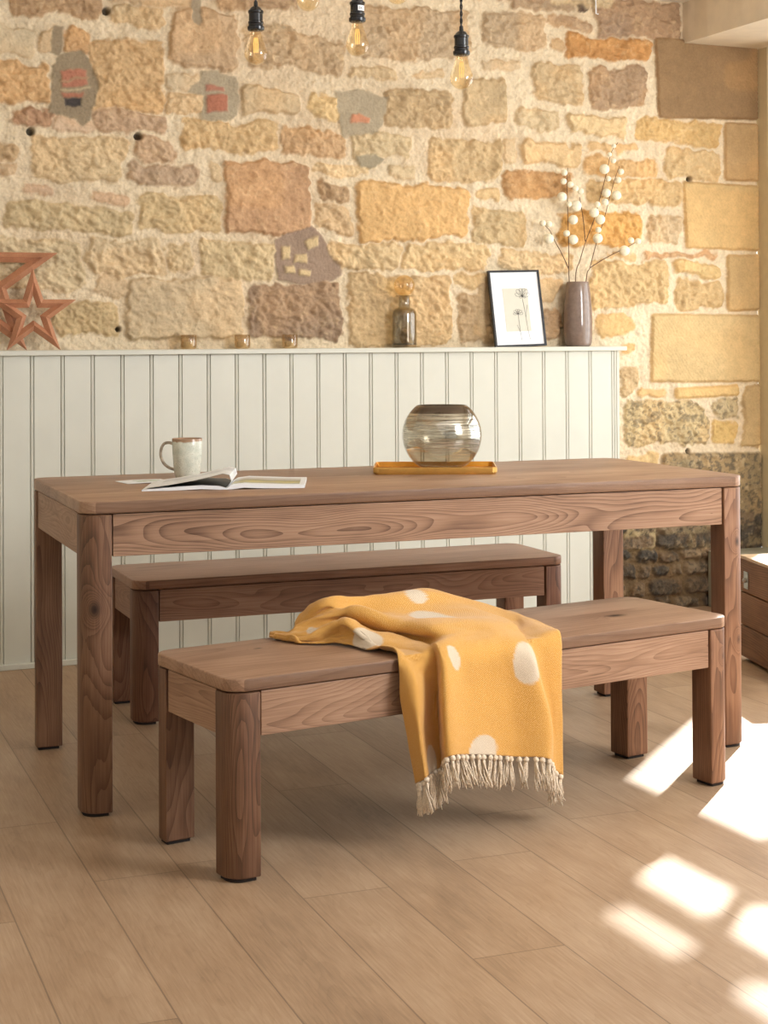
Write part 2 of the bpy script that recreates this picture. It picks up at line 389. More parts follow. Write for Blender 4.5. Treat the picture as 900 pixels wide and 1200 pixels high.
# surveyed stones: photo rectangle (x0,y0,x1,y1), colour, finish  r=rough pitched, s=smooth tooled, l=low relief
STONES = [
(15,-12,120,19,(196,152,104),'r'),(128,8,195,32,(214,180,128),'r'),(124,-10,228,8,(206,170,122),'l'),(256,-14,352,14,(188,148,104),'r'),
(200,13,280,80,(202,162,116),'m'),(-40,27,44,62,(212,188,146),'l'),(48,33,64,62,(206,176,132),'l'),(-30,70,60,122,(216,166,106),'r'),
(75,32,103,64,(212,158,98),'r'),(101,48,193,130,(216,170,110),'r'),(193,85,236,106,(214,186,142),'l'),(194,108,238,136,(224,184,128),'r'),
(278,103,352,136,(210,176,126),'m'),(286,30,345,62,(196,164,120),'r'),(292,42,405,83,(200,164,118),'r'),
(11,130,62,148,(194,142,100),'r'),(62,137,108,153,(218,182,144),'l'),(108,131,198,157,(206,164,122),'r'),(216,142,327,178,(220,178,116),'r'),
(331,153,402,181,(210,162,108),'r'),(40,159,148,214,(218,186,134),'r'),(153,164,210,187,(208,166,122),'r'),(154,190,229,216,(196,160,122),'r'),
(-20,170,25,189,(208,168,116),'r'),(-20,191,23,206,(214,176,128),'r'),(240,189,259,212,(222,188,136),'l'),
(262,189,365,273,(204,150,100),'m'),(370,192,432,207,(228,194,138),'r'),(375,215,411,236,(188,148,102),'r'),(371,238,412,271,(208,174,126),'r'),
(418,214,546,281,(228,172,96),'m'),(5,240,153,273,(212,182,128),'r'),(162,228,260,272,(214,180,122),'r'),(104,224,153,237,(216,172,128),'l'),
(30,220,60,232,(214,172,132),'l'),(-60,282,97,340,(218,190,140),'r'),(102,280,194,324,(214,184,136),'r'),(196,285,223,323,(212,180,128),'r'),
(235,282,322,327,(218,186,130),'r'),(111,324,150,348,(214,180,132),'l'),(64,355,140,394,(210,176,118),'r'),(147,328,284,397,(208,178,132),'m'),
(290,331,400,397,(166,132,100),'r'),(382,283,468,317,(220,184,126),'r'),(471,287,577,317,(224,186,124),'r'),(408,322,528,404,(210,172,116),'r'),
(532,321,577,337,(220,180,118),'r'),(536,342,580,402,(202,164,114),'r'),(362,112,401,144,(226,188,122),'r'),(448,106,530,150,(200,164,112),'r'),
(412,78,466,91,(218,184,132),'r'),(482,82,525,91,(220,184,132),'l'),(418,10,549,69,(196,164,122),'r'),(566,15,641,56,(196,164,122),'r'),
(562,69,612,83,(208,178,134),'l'),(543,90,594,147,(204,170,118),'m'),(410,158,480,187,(216,186,134),'r'),(456,193,487,208,(224,192,140),'l'),
(501,163,586,209,(214,176,118),'r'),(587,164,609,188,(218,184,134),'l'),(625,72,682,122,(206,172,120),'r'),(689,80,756,126,(182,144,104),'r'),
(661,42,763,71,(206,138,66),'r'),(646,43,660,58,(196,158,110),'l'),(641,19,691,34,(196,156,112),'r'),(696,2,800,44,(168,134,102),'r'),
(598,-12,672,13,(186,152,112),'r'),(674,-12,690,12,(96,72,58),'s'),(605,129,657,154,(214,184,134),'r'),(665,133,735,159,(226,190,130),'m'),
(747,141,845,169,(224,176,100),'r'),(768,47,897,140,(160,120,74),'s'),(848,144,897,213,(196,152,92),'s'),(613,167,681,192,(226,184,122),'m'),
(685,168,720,179,(222,176,112),'l'),(723,168,748,178,(222,176,112),'l'),(685,185,772,208,(224,174,106),'r'),(780,175,844,210,(218,178,116),'r'),
(590,199,673,232,(208,150,86),'r'),(690,212,797,242,(220,176,110),'r'),(801,215,897,293,(212,168,98),'s'),(552,246,617,288,(208,174,118),'r'),
(552,219,585,234,(222,180,116),'l'),(655,250,755,287,(228,162,72),'r'),(761,251,797,285,(208,174,126),'r'),(588,293,668,320,(224,186,128),'r'),
(709,296,750,303,(218,174,110),'l'),(756,296,840,303,(206,150,96),'l'),(692,306,784,360,(220,178,112),'r'),(790,307,844,325,(226,182,108),'m'),
(794,329,846,361,(214,172,108),'r'),(851,298,897,365,(208,164,98),'s'),(697,369,740,392,(216,170,100),'l'),(726,401,741,415,(222,168,92),'l'),
(762,368,897,448,(214,174,108),'s'),(726,430,746,465,(212,172,116),'r'),(750,455,783,468,(220,174,106),'l'),(790,452,866,466,(226,178,100),'s'),
(731,471,827,523,(202,170,112),'d'),(835,469,866,488,(198,170,118),'d'),(830,492,863,521,(220,172,88),'r'),(870,448,897,524,(204,164,102),'s'),
(731,535,773,546,(216,172,104),'l'),(775,530,897,643,(150,124,82),'D'),(728,592,768,645,(186,156,100),'D'),(560,330,575,400,(206,170,118),'l'),
(615,325,655,352,(222,182,124),'l'),(600,360,655,400,(190,150,106),'r'),
]
def stone_rect(r):
    x0,y0,x1,y1 = r
    a = on_y(x0,(y0+y1)/2,WY); b = on_y(x1,(y0+y1)/2,WY); c = on_y((x0+x1)/2,y0,WY); d = on_y((x0+x1)/2,y1,WY)
    return a.x, b.x, d.z, c.z
def build_stone_wall():
    step = .0045
    xs = np.arange(X0, X1+step/2, step); zs = np.arange(0, Z1+step/2, step)
    X, Z = np.meshgrid(xs, zs, indexing='ij')
    mid_ = fbm(X,Z,13,8,4,.55)
    wx = X+(fbm(X,Z,9,1,3)-.5)*.055+(fbm(X,Z,45,3,2)-.5)*.020; wz = Z+(fbm(X,Z,9,2,3)-.5)*.055+(fbm(X,Z,45,4,2)-.5)*.020
    swx = X+(fbm(X,Z,30,5,2)-.5)*.006; swz = Z+(fbm(X,Z,30,6,2)-.5)*.006
    grain = fbm(X,Z,40,7,4,.6); mid = fbm(X,Z,13,8,4,.55); big = fbm(X,Z,3,9,3); chunk = fbm(X+Z*.35,Z*1.5-X*.2,22,10,3,.5)
    fine = fbm(X,Z,130,12,2)
    low = (sstep(.50,.30,Z+(mid_-.5)*.25)*sstep(.95,1.05,X))[...,None]; mortar = np.array(lin((232,214,184)))*(1-low)+np.array(lin((140,116,86)))*low; C = np.empty(X.shape+(3,), np.float32)
    tone = (.86+.22*mid)*(.93+.12*fine); C[:] = mortar*tone[...,None]
    C *= (1-.10*sstep(.5,.75,big)[...,None]*np.array([.6,1,1.3]))
    H = (grain-.5)*.014+(mid-.5)*.012+(fine-.5)*.005
    rg = 1-2*np.abs(fbm(X*1.0+Z*.5,Z*1.3,26,51,3,.55)-.5)*2; H -= rg*.003
    stones = []
    for r in STONES:
        x0,x1,z0,z1 = stone_rect(r[:4]); stones.append((x0,x1,z0,z1,r[4],r[5]))
    # courses the photograph does not reach: further left and under the ceiling
    rr = random.Random(5); z = 1.02
    lim = on_y(-22,200,WY).x
    while z < Z1:
        h = rr.uniform(.09,.20); x = X0+rr.uniform(-.1,0)
        while x < lim-.06:
            w = min(rr.uniform(.14,.40), lim-x)
            stones.append((x,x+w-.03,z,z+h-.03,rr.choice([(214,184,134),(206,166,116),(216,178,120),(196,158,112)]),'r')); x += w
        z += h
    x = lim
    ztop = on_y(300,-16,WY).z+.03
    while x < X1-.05:
        w = rr.uniform(.16,.36)
        for zz in (ztop,):
            if x+w < 1.15: stones.append((x,x+w-.03,zz,min(Z1,zz+.15),rr.choice([(206,166,116),(186,148,106),(214,184,134)]),'r'))
        x += w
    # dark rubble footing near the floor to the right of the panelling
    z = 0
    while z < .40:
        h = rr.uniform(.035,.10); x = 1.0+rr.uniform(-.1,0)
        while x < X1:
            w = rr.uniform(.05,.26)
            if z+h < .45: stones.append((x,x+w-.018,z,z+h-.014,rr.choice([(112,92,68),(142,112,78),(98,84,68),(156,128,92),(84,74,62)]),'D'))
            x += w
        z += h
    for (x0,x1,z0,z1,c,kind) in stones:
        pad = .03
        i0 = max(0,int((x0-pad-X0)/step)); i1 = min(len(xs),int((x1+pad-X0)/step)+2); j0 = max(0,int((z0-pad)/step)); j1 = min(len(zs),int((z1+pad)/step)+2)
        if i1-i0 < 3 or j1-j0 < 3: continue
        sl = (slice(i0,i1), slice(j0,j1))
        sx = (swx if kind in 'sD' and (x1-x0) > .15 else wx)[sl]; sz = (swz if kind in 'sD' and (x1-x0) > .15 else wz)[sl]
        rad = min(.016 if kind == 's' else .026, .42*min(x1-x0, z1-z0))
        # slightly skewed outline
        sk = rr.uniform(-.05,.05); qx = np.abs(sx-(x0+x1)/2+sk*(sz-(z0+z1)/2))-(x1-x0)/2+rad; qz = np.abs(sz-(z0+z1)/2+rr.uniform(-.04,.04)*(sx-(x0+x1)/2))-(z1-z0)/2+rad
        d = np.sqrt(np.maximum(qx,0)**2+np.maximum(qz,0)**2)+np.minimum(np.maximum(qx,qz),0)-rad
        w = sstep(.004,-.012,d); edge = sstep(.007,-.007,d) if kind not in 's' else sstep(.004,-.004,d)
        ch = chunk[sl]; g = grain[sl]; m = mid[sl]; f = fine[sl]; b2 = lat_noise(X[sl],Z[sl],7,int(abs(x0)*999)%400)
        if kind == 's':
            st = np.sin((X[sl]*.75+Z[sl]*.6)*520+m*14)*.0016; h = .013+(m-.5)*.006+st+(f-.5)*.003
        elif kind == 'm': h = .014+(ch-.5)*.010+(m-.5)*.012+(g-.5)*.006+rg[sl]*.006
        elif kind == 'l': h = .006+(g-.5)*.010+(ch-.5)*.010
        elif kind == 'D': h = .016+(g-.5)*.022+(m-.5)*.012+(f-.5)*.004
        else: h = .015+(ch-.5)*.024+(m-.5)*.014+(g-.5)*.008-rg[sl]*.012
        H[sl] = H[sl]*(1-w)+h*w
        lum = c[0]*.35+c[1]*.5+c[2]*.15; c = tuple(v*.72+lum*.28+9 for v in c); base = np.array(lin(c)); tn = (.82+.34*(m*.5+g*.5))*(.9+.2*b2)
        cc = base*tn[...,None]
        och = sstep(.52,.78,b2)[...,None]; cc = cc*(1-och*.16)+np.array(lin((216,166,104)))*och*.16*tn[...,None]
        pale = sstep(.60,.80,g)[...,None]*(0 if kind == 's' else 1); cc = cc*(1-pale*.25)+np.array(lin((232,206,164)))*pale*.25
        if kind in 'dD':
            k = sstep(.50,.66,fbm(X[sl],Z[sl],60,77,4,.65))[...,None]*(.62 if kind == 'D' else .5)
            cc = cc*(1-k)+np.array(lin((78,76,72)))*k
        rim = (sstep(-.016,-.002,d)*edge*.10)[...,None]; cc = cc*(1-rim*np.array([.8,1.2,1.6]))
        C[sl] = C[sl]*(1-edge[...,None])+cc*edge[...,None]
    # cement repairs with broken brick showing through
    def poly_sd(pts, sx, sz):
        d = np.full(sx.shape, 1e9); ins = np.zeros(sx.shape, bool); n = len(pts)
        for i in range(n):
            ax,az = pts[i]; bx,bz = pts[(i+1)%n]; ex,ez = bx-ax,bz-az
            t = np.clip(((sx-ax)*ex+(sz-az)*ez)/(ex*ex+ez*ez),0,1); d = np.minimum(d, np.hypot(sx-ax-t*ex, sz-az-t*ez))
            c = ((az > sz) != (bz > sz)) & (sx < (bx-ax)*(sz-az)/(bz-az+1e-12)+ax); ins ^= c
        return np.where(ins,-d,d)
    def patch(pts, col, h, amp=.10, rough=.004):
        P2 = [(on_y(a,b,WY).x, on_y(a,b,WY).z) for a,b in pts]; px = [p[0] for p in P2]; pz = [p[1] for p in P2]
        i0 = max(0,int((min(px)-.03-X0)/step)); i1 = int((max(px)+.03-X0)/step)+2; j0 = max(0,int((min(pz)-.03)/step)); j1 = min(len(zs),int((max(pz)+.03)/step)+2)
        sl = (slice(i0,i1),slice(j0,j1)); d = poly_sd(P2, (swx[sl]+wx[sl])/2, (swz[sl]+wz[sl])/2); w = sstep(.004,-.006,d)
        H[sl] = H[sl]*(1-w)+(h+(mid[sl]-.5)*rough+(fine[sl]-.5)*.003)*w
        t = (1-amp+2*amp*mid[sl])*(.93+.14*fine[sl]); C[sl] = C[sl]*(1-w[...,None])+np.array(lin(col))*t[...,None]*w[...,None]
    G = (158,142,118); G2 = (176,162,138)
    patch([(60,32),(74,32),(74,60),(69,66),(60,62)], G, .004)
    patch([(70,63),(96,60),(107,77),(115,104),(112,124),(106,140),(97,147),(86,140),(54,134),(60,100),(62,78)], G, .004)
    patch([(72,82),(101,82),(102,102),(72,102)], (186,128,106), .009, .25, .012); patch([(71,93),(103,91),(103,94),(71,96)], (180,150,120), .012)
    patch([(71,109),(98,109),(97,115),(72,116)], (180,124,102), .008, .25, .012); patch([(72,116),(97,115),(96,125),(74,126)], (84,78,76), .002, .3, .012)
    patch([(70,104),(106,103),(105,107),(71,108)], (196,178,146), .011)
    patch([(234,84),(254,82),(276,90),(279,118),(277,134),(266,142),(234,142),(238,114),(219,108),(222,100),(235,96)], G2, .004)
    patch([(242,101),(262,101),(263,108),(242,108)], (180,128,108), .009, .2, .012); patch([(241,113),(265,111),(267,130),(241,133)], (178,120,98), .010, .2, .012)
    patch([(393,106),(425,103),(453,115),(447,147),(443,158),(400,160),(397,132)], G2, .003)
    patch([(411,136),(420,134),(434,140),(433,146),(411,146)], (200,142,112), .007, .2, .01)
    patch([(416,183),(440,181),(452,188),(434,200),(421,196)], (168,156,132), .012)
    patch([(222,-4),(236,-4),(237,28),(232,32),(226,28),(224,12)], (170,154,130), .006)
    patch([(320,279),(338,272),(366,265),(382,286),(386,296),(403,317),(402,324),(386,331),(352,333),(326,328),(322,308)], (160,138,120), .006)
    for q in ([(329,289),(340,289),(341,303),(330,304)], [(356,282),(371,279),(373,290),(362,292)], [(346,298),(361,296),(360,308),(345,308)], [(333,312),(346,311),(347,320),(334,320)], [(351,315),(366,315),(364,322),(352,322)]):
        patch(q, (212,188,146), .014)
    # small drilled holes and sockets
    for (hx,hy,hr) in ((125,13,5),(36,154,5),(162,160,5),(139,386,3.5),(806,529,4),(808,210,4)):
        p = on_y(hx,hy,WY); d = np.hypot(X-p.x, Z-p.z); k = sstep(hr*.0035, hr*.0022, d)
        H -= k*.03; C *= (1-.8*k)[...,None]
    # damp, dirty zone low on the wall
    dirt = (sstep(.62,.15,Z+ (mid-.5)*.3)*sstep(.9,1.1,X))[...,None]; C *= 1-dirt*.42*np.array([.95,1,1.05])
    # nodes of the grid pulled in a touch so nothing pokes past the quoin end
    Y = WY-H*1.0; Y[-1,:] = WY+.03
    nx, nz = X.shape; V = np.stack([X,Y,Z],-1).reshape(-1,3)
    idx = np.arange(nx*nz).reshape(nx,nz)
    q = np.stack([idx[:-1,:-1],idx[1:,:-1],idx[1:,1:],idx[:-1,1:]],-1)
    keep = ~((X[:-1,:-1] < 1.0) & (Z[:-1,:-1] < 1.04)); q = q[keep]
    used = np.zeros(nx*nz,bool); used[q.ravel()] = True; mp = np.cumsum(used)-1
    V = V[used]; q = mp[q]; Cc = C.reshape(-1,3)[used]
    me = D.meshes.new('wall_back'); n = len(V); m = len(q)
    me.vertices.add(n); me.vertices.foreach_set('co', V.astype(np.float32).ravel())
    me.loops.add(m*4); me.loops.foreach_set('vertex_index', q.astype(np.int32).ravel())
    me.polygons.add(m); me.polygons.foreach_set('loop_start', np.arange(0,m*4,4,dtype=np.int32)); me.polygons.foreach_set('loop_total', np.full(m,4,np.int32))
    me.update(calc_edges=True)
    at = me.color_attributes.new('Col','FLOAT_COLOR','POINT'); at.data.foreach_set('color', np.concatenate([Cc,np.ones((n,1))],1).astype(np.float32).ravel())
    o = link('wall_back', me, M['stone'], None, True)
    tag(o, kind='structure')
build_stone_wall()

def struct(o): return tag(o, kind='structure')
struct(box('floor', -3.4, 2.2, -8.5, .30, -.05, 0, M['floor'], bev=0))
struct(box('ceiling', -3.4, 2.2, -8.5, .30, CEIL, CEIL+.1, M['ceiling'], bev=0))
struct(box('wall_left', -3.4, -3.2, -8.5, .10, 0, CEIL, M['white_paint'], bev=0))
WIN = -2.75   # the glazed opening in the right wall runs from the corner to here
bm = bmesh.new(); add_box(bm, 1.56, 2.0, -8.5, WIN, 0, CEIL); struct(from_bm('wall_right', bm, M['white_paint']))
def rough_beam():
    # boxed beam over the opening, left arris and wall joint a little ragged
    bm = bmesh.new(); n = 60; ys = [WIN-.02+(.125-WIN+.02)*i/n for i in range(n+1)]
    rings = []
    for i, y in enumerate(ys):
        j = random.uniform(-.004,.004) if i > n-4 else random.uniform(-.0012,.0012)
        rings.append([bm.verts.new(c) for c in ((1.452+j,y,CEIL),(1.452+j,y,2.41+j*.5),(1.96,y,2.41+j*.5),(1.96,y,CEIL))])
    for a,b in zip(rings,rings[1:]):
        for k in range(4): bm.faces.new((a[k],a[(k+1)%4],b[(k+1)%4],b[k]))
    bm.faces.new(rings[0]); bm.faces.new(rings[-1][::-1])
    return from_bm('trim_1', bm, M['beam'])
struct(rough_beam())
struct(box('trim_2', 1.55, 1.96, WIN, .10, 0, .238, M['step'], bev=.004))
# window: posts, transoms, panes and added sun-blocking panels standing on the step
wf = struct(box('window_1', 1.84, 1.92, .045, .13, .236, 2.412, M['frame_paint'], bev=.004))
NB = [0]
def wbar_block(y0,y1,z0,z1):
    NB[0] += 1; x0 = 1.868-.0012*NB[0]; x1 = 1.892+.0012*NB[0]
    return box('window_frame_sunblock', x0, x1, y0, y1, z0, z1, M['frame_paint'], wf, bev=.003)
wbar_block(WIN+.0, .05, .236, .30); wbar_block(WIN, .05, 2.40, 2.412); wbar_block(WIN, WIN+.07, .29, 2.40)
wbar_block(WIN, .05, 1.83, 2.045); wbar_block(WIN, .05, 2.18, 2.262)
for y in (-.81, -1.82): wbar_block(y-.03, y+.03, .29, 2.40)
wbar_block(-.50,.05,1.9,2.40); wbar_block(-.17,.05,.29,2.40); wbar_block(-.93,-.78,2.28,2.40)  # solid panels added out of view to block sun from table and floor
box('pane', 1.876, 1.882, WIN+.02, .045, .25, 2.39, M['pane'], wf, bev=0)

# ---- tongue and groove panelling with a ledge
def panelling():
    xs = [];  PF = .018
    g0 = -1.457; sp = .1083; x_end = 1.062
    prof = [(-3.2, PF)]
    k = math.ceil((-3.18-g0)/sp)
    while g0+sp*k < x_end-.01:
        x = g0+sp*k
        prof += [(x-.0075,PF),(x-.0055,PF+.0065),(x-.0035,PF),(x+.0035,PF-.0012),(x+.0045,PF),(x+.0062,PF+.0065),(x+.0085,PF)]
        k += 1
    prof += [(x_end-.012,PF),(x_end-.010,PF-.003),(x_end,PF-.003),(x_end,.098),(-3.2,.098)]
    bm = bmesh.new(); add_prism(bm, prof, .0, 1.100)
    return from_bm('trim_3', bm, M['panel'])
struct(panelling())
bm = bmesh.new(); pr = [(-.006,1.100),(-.006,1.114),(-.003,1.117),(.13,1.117),(.13,1.0985),(.004,1.0985),(-.002,1.0985)]
a = [bm.verts.new((-3.2,y,z)) for y,z in pr]; b = [bm.verts.new((1.088,y,z)) for y,z in pr]
bm.faces.new(a); bm.faces.new(b[::-1])
for i in range(len(pr)): bm.faces.new((a[i],a[(i+1)%len(pr)],b[(i+1)%len(pr)],b[i]))
struct(from_bm('trim_4', bm, M['panel']))
struct(box('baseboard_back', -3.2, 1.064, .000, .0179, 0, .02, M['panel'], bev=.003))
LZ = 1.1172

# ================================================================= FURNITURE
def mats(prefix, knots_top=(), knots_leg=()):
    return None
def furniture(name, label, cat, L, W, H, th, ap, loc, rz, legk=((),(),(),()), topk=(), tones=None, group=None, legw=.07, apdepth=.0):
    r = thing(name, label, cat, loc, rz, group)
    d, m, l = tones or (FD, FM, FL)
    wt = wood(name+'_top_wood', 'x', d, m, l, (0,-.3,-.14), 90, .42, topk, boards=.115, contrast=.6)
    zc = H-th-ap*.52
    wa = wood(name+'_rail_wood', 'x', d, m, l, (0,-.075,-zc), 270, .5, contrast=1.35 if cat == 'table' else .85)
    wy = wood(name+'_end_wood', 'y', d, m, l, (0,-.085,-zc-.02), 270, .5, contrast=.8)
    R = .045
    prism('tabletop' if cat == 'table' else 'seat', rrect(0,L,0,W,(R,R,R,R),10), H-th, H, wt, r, .004)
    ins = .006; g = .003; zt = H-th-.0025
    lw = legw
    corners = [(0,0,(R,0.004,.004,.004)),(L-lw,0,(.004,R,.004,.004)),(L-lw,W-lw,(.004,.004,R,.004)),(0,W-lw,(.004,.004,.004,R))]
    for i,(x,y,rad) in enumerate(corners):
        k = .84 if i in (0,3) else 1.0  # left-hand legs get darker colour, standing in for their shaded side
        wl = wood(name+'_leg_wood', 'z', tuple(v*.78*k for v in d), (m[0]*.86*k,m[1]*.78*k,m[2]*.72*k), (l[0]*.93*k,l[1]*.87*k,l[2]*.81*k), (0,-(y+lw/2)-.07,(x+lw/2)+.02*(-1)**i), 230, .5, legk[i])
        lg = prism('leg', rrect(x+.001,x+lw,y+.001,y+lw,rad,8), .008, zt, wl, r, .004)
        prism('foot_pad', rrect(x+.008,x+lw-.008,y+.008,y+lw-.008,(R*.7 if rad[0]>.01 else .003,R*.7 if rad[1]>.01 else .003,R*.7 if rad[2]>.01 else .003,R*.7 if rad[3]>.01 else .003),6), 0, .0085, M['foot'], lg, .001)
    z0 = H-th-ap; 
    for y in (ins, W-ins-.024): box('apron', lw+g, L-lw-g, y, y+.024, z0, zt, wa, r, .0015)
    for x in (ins, L-ins-.024): box('apron', x, x+.024, lw+g, W-lw-g, z0, zt, wy, r, .0015)
    # hidden under-frame strip joining top and rails
    box('underframe', .03, L-.03, .03, W-.03, H-th-.02, H-th, M['foot'], r, 0)
    return r
TB = (-1.607,-1.860,0); TA = -.045
furniture('dining_table', 'long brown stained pine dining table with rounded corners carrying the mug and glass bowl', 'table',
          1.872, .775, .76, .030, .105, TB, TA, legk=(((.03,.0,.50,.016),),((1.845,.0,.575,.011),(1.85,0.,.30,.011)),(),()), legw=.074)
BB = (-1.433,-2.466,0); BA = .153
furniture('bench', 'low brown pine bench in front of the table with a mustard throw over it', 'bench',
          1.445, .399, .431, .028, .098, BB, BA, legk=((),((1.42,0,.33,.008),),(),()), topk=((1.20,.17,.431,.017),(.22,.29,.431,.006)), legw=.074)
RB = (-1.248,-.992,0); RA = -.039
furniture('bench', 'low brown pine bench behind the table next to the panelled wall', 'bench',
          1.443, .387, .431, .028, .098, RB, RA, tones=((84,54,38),(138,98,74),(174,134,108)), legw=.074)
def loc2w(B, A, x, y, z):
    c, s = math.cos(A), math.sin(A); return Vector((B[0]+x*c-y*s, B[1]+x*s+y*c, z))
def w2loc(B, A, p):
    c, s = math.cos(A), math.sin(A); dx, dy = p[0]-B[0], p[1]-B[1]; return Vector((dx*c+dy*s, -dx*s+dy*c, p[2]))
def on_by(px, py, by, B=BB, A=BA):
    o = w2loc(B, A, CAMP); d = ray(px, py); c, s = math.cos(A), math.sin(A)
    dl = Vector((d.x*c+d.y*s, -d.x*s+d.y*c, d.z)); t = (by-o.y)/dl.y; return o+dl*t

# ---------------------------------------------------------------- the throw
def build_throw():
    rows = [
    [(316,748,.375),(316,747.5,.377),(316,747,.38),(316,746.5,.383),(317,746,.386),(318,745.5,.388),(319,745,.39),(320,744.5,.393),(321,744,.396),(322,743.5,.40)],
    [(341,754,.305),(338,752,.31),(336,750,.32),(336,748,.325),(337,746,.33),(339,744,.34),(341,742,.35),(343,740.5,.36),(345,739,.38),(348,738,.40)],
    [(366,758,.25),(362,752,.26),(358,748,.27),(356,744,.285),(354,738,.31),(353,732,.33),(354,727,.34),(356,723,.36),(360,719,.38),(365,716,.41)],
    [(391,757,.22),(388,746,.225),(386,736,.235),(390,729,.255),(395,725,.27),(392,716,.275),(385,708,.285),(386,704,.31),(392,703,.35),(398,704,.41)],
    [(410,757,.185),(408,745,.19),(403,731,.20),(408,732,.235),(413,728,.25),(414,715,.250),(420,708.5,.29),(430,704.5,.33),(440,701,.37),(452,699,.42)],
    [(434,763,.115),(430,752,.125),(425,743,.145),(430,746,.185),(440,740,.205),(448,726,.19),(460,715,.24),(476,705,.30),(494,692,.36),(503,690,.42)],
    [(450,769,.060),(452,760,.070),(456,751,.095),(464,750,.13),(472,745,.145),(480,734,.135),(505,721,.19),(535,708,.26),(560,712,.32),(585,721,.38)],
    [(463,773.5,.014),(473,768,.02),(485,759,.035),(496,758,.065),(503,751,.07),(510,738,.06),(545,728,.12),(585,721,.19),(602,727,.22),(618,731,.24)],
    [(466,776,-.006),(480,772,-.010),(495,768,-.008),(507,761,.0),(512,751,-.012),(545,745,.02),(575,739,.05),(604,735,.08),(613,738,.08),(648,738.5,.045)],
    [(469,792,-.014),(484,790,-.036),(500,787,-.016),(513,783,-.010),(520,776,-.055),(548,768,-.035),(585,762,-.022),(619,757,-.035),(627,755,-.012),(656.5,747,-.008)],
    [(472,824,-.016),(488,823,-.050),(501,821,-.020),(514,819,-.010),(522,815,-.075),(552,812,-.048),(592,808,-.026),(632,801,-.055),(636,800,-.016),(657.5,798,-.016)],
    [(479,866,-.016),(493,864,-.058),(504,862,-.022),(517,860,-.010),(524,857,-.085),(556,855,-.056),(598,853,-.028),(644,849,-.062),(646,851,-.016),(659,852,-.018)],
    [(487,918,-.020),(499,912,-.062),(508,904,-.026),(519,896,-.012),(526,886,-.088),(558,884,-.060),(600,886,-.030),(643,889,-.066),(647,901,-.020),(660,909,-.022)],
    ]
    P = np.array([[tuple(on_by(*c)) for c in r] for r in rows])           # bench-local
    top = .431
    for i in range(9):
        for j in range(P.shape[1]):
            if P[i,j,1] > -.004: P[i,j,2] = max(P[i,j,2], top+.007)
    def cr(A, n, axis):
        A = np.moveaxis(A, axis, 0); A = np.concatenate([2*A[:1]-A[1:2], A, 2*A[-1:]-A[-2:-1]]); m = A.shape[0]-3
        t = np.linspace(0, m-1e-6, n); i = t.astype(int); f = (t-i)[:,None,None]
        a,b,c,d = A[i],A[i+1],A[i+2],A[i+3]
        R = .5*((2*b)+(c-a)*f+(2*a-5*b+4*c-d)*f*f+(-a+3*b-3*c+d)*f**3); return np.moveaxis(R,0,axis)
    NV, NU = 190, 150
    S = cr(cr(P, NV, 0), NU, 1)
    uu, vv = np.meshgrid(np.linspace(0,1,NU), np.linspace(0,1,NV))
    dv = np.gradient(S, axis=0); du = np.gradient(S, axis=1); N = np.cross(du, dv); N /= np.linalg.norm(N,axis=-1,keepdims=True)+1e-9
    N *= 1 if (N[...,2]-N[...,1]).mean() > 0 else -1
    # secondary folds running from the gathered end towards the hem
    ph = uu*20+np.sin(vv*5+1)*2.0+fbm(uu*3,vv*3,1,21,2)*6
    amp = .0105*np.exp(-((vv-.40)/.22)**2)*np.clip(vv*8,0,1)+.0038
    fold = np.sin(ph)*amp+(fbm(uu*9,vv*11,1,31,3)-.5)*.020*np.clip(1.2-vv,0.25,1)
    S = S+N*fold[...,None]
    on_top = (S[...,1] > -.006); S[...,2] = np.where(on_top & (S[...,2] < top+.006), top+.006+(S[...,2]*0), S[...,2])
    below = S[...,2] < top+.002; S[...,1] = np.where(below & (vv > .5), np.minimum(S[...,1], -.0075), S[...,1])
    me = D.meshes.new('fabric'); idx = np.arange(NV*NU).reshape(NV,NU)
    q = np.stack([idx[:-1,:-1],idx[:-1,1:],idx[1:,1:],idx[1:,:-1]],-1).reshape(-1,4)
    me.from_pydata(S.reshape(-1,3).tolist(), [], q.tolist())
    uvl = me.uv_layers.new(name='UVMap'); U = np.stack([uu.ravel(),vv.ravel()],-1)
    li = np.zeros(len(me.loops),int); me.loops.foreach_get('vertex_index', li); uvl.data.foreach_set('uv', U[li].ravel())
    dots = [(617,775,-.032,.040,.050),(563,880,-.047,.048,.036),(507,897,-.03,.026,.045),(527,772,-.03,.016,.036),(508,719,.19,.052,.03),(486,704,.31,.030,.02),(431,749,.135,.034,.03),(387,706,.35,.020,.022),(366,734,.285,.012,.014)]
    V = S.reshape(-1,3); mask = np.zeros(len(V))
    for (a,b,c,rx,rz) in dots:
        p = np.array(on_by(a,b,c)); k = V[np.argmin(((V-p)**2).sum(1))]
        dd = np.sqrt(((V[:,0]-k[0])/rx)**2+((V[:,2]-k[2])/rz)**2+((V[:,1]-k[1])/(rx*1.3))**2); mask = np.maximum(mask, sstep(1.06,.96,dd))
    at = me.attributes.new('dots','FLOAT','POINT'); at.data.foreach_set('value', mask.astype(np.float32))
    root = thing('throw_blanket', 'mustard yellow throw with cream spots and fringe draped over the front bench', 'blanket', BB, BA)
    o = link('fabric', me, M['throw'], root, True)
    md = o.modifiers.new('thick','SOLIDIFY'); md.thickness = .004; md.offset = 0
    # knotted fringe along the hem
    hem = S[-1]; seglen = np.linalg.norm(np.diff(hem,axis=0),axis=1); cum = np.concatenate([[0],np.cumsum(seglen)]); tot = cum[-1]; n = 34
    spots = [(k+.5)/n for k in range(n)]; extra = [(.03,.022),(.09,.030),(.15,.034),(.21,.036),(.27,.038),(.87,.020),(.91,.012),(.95,.016),(.985,.012)]
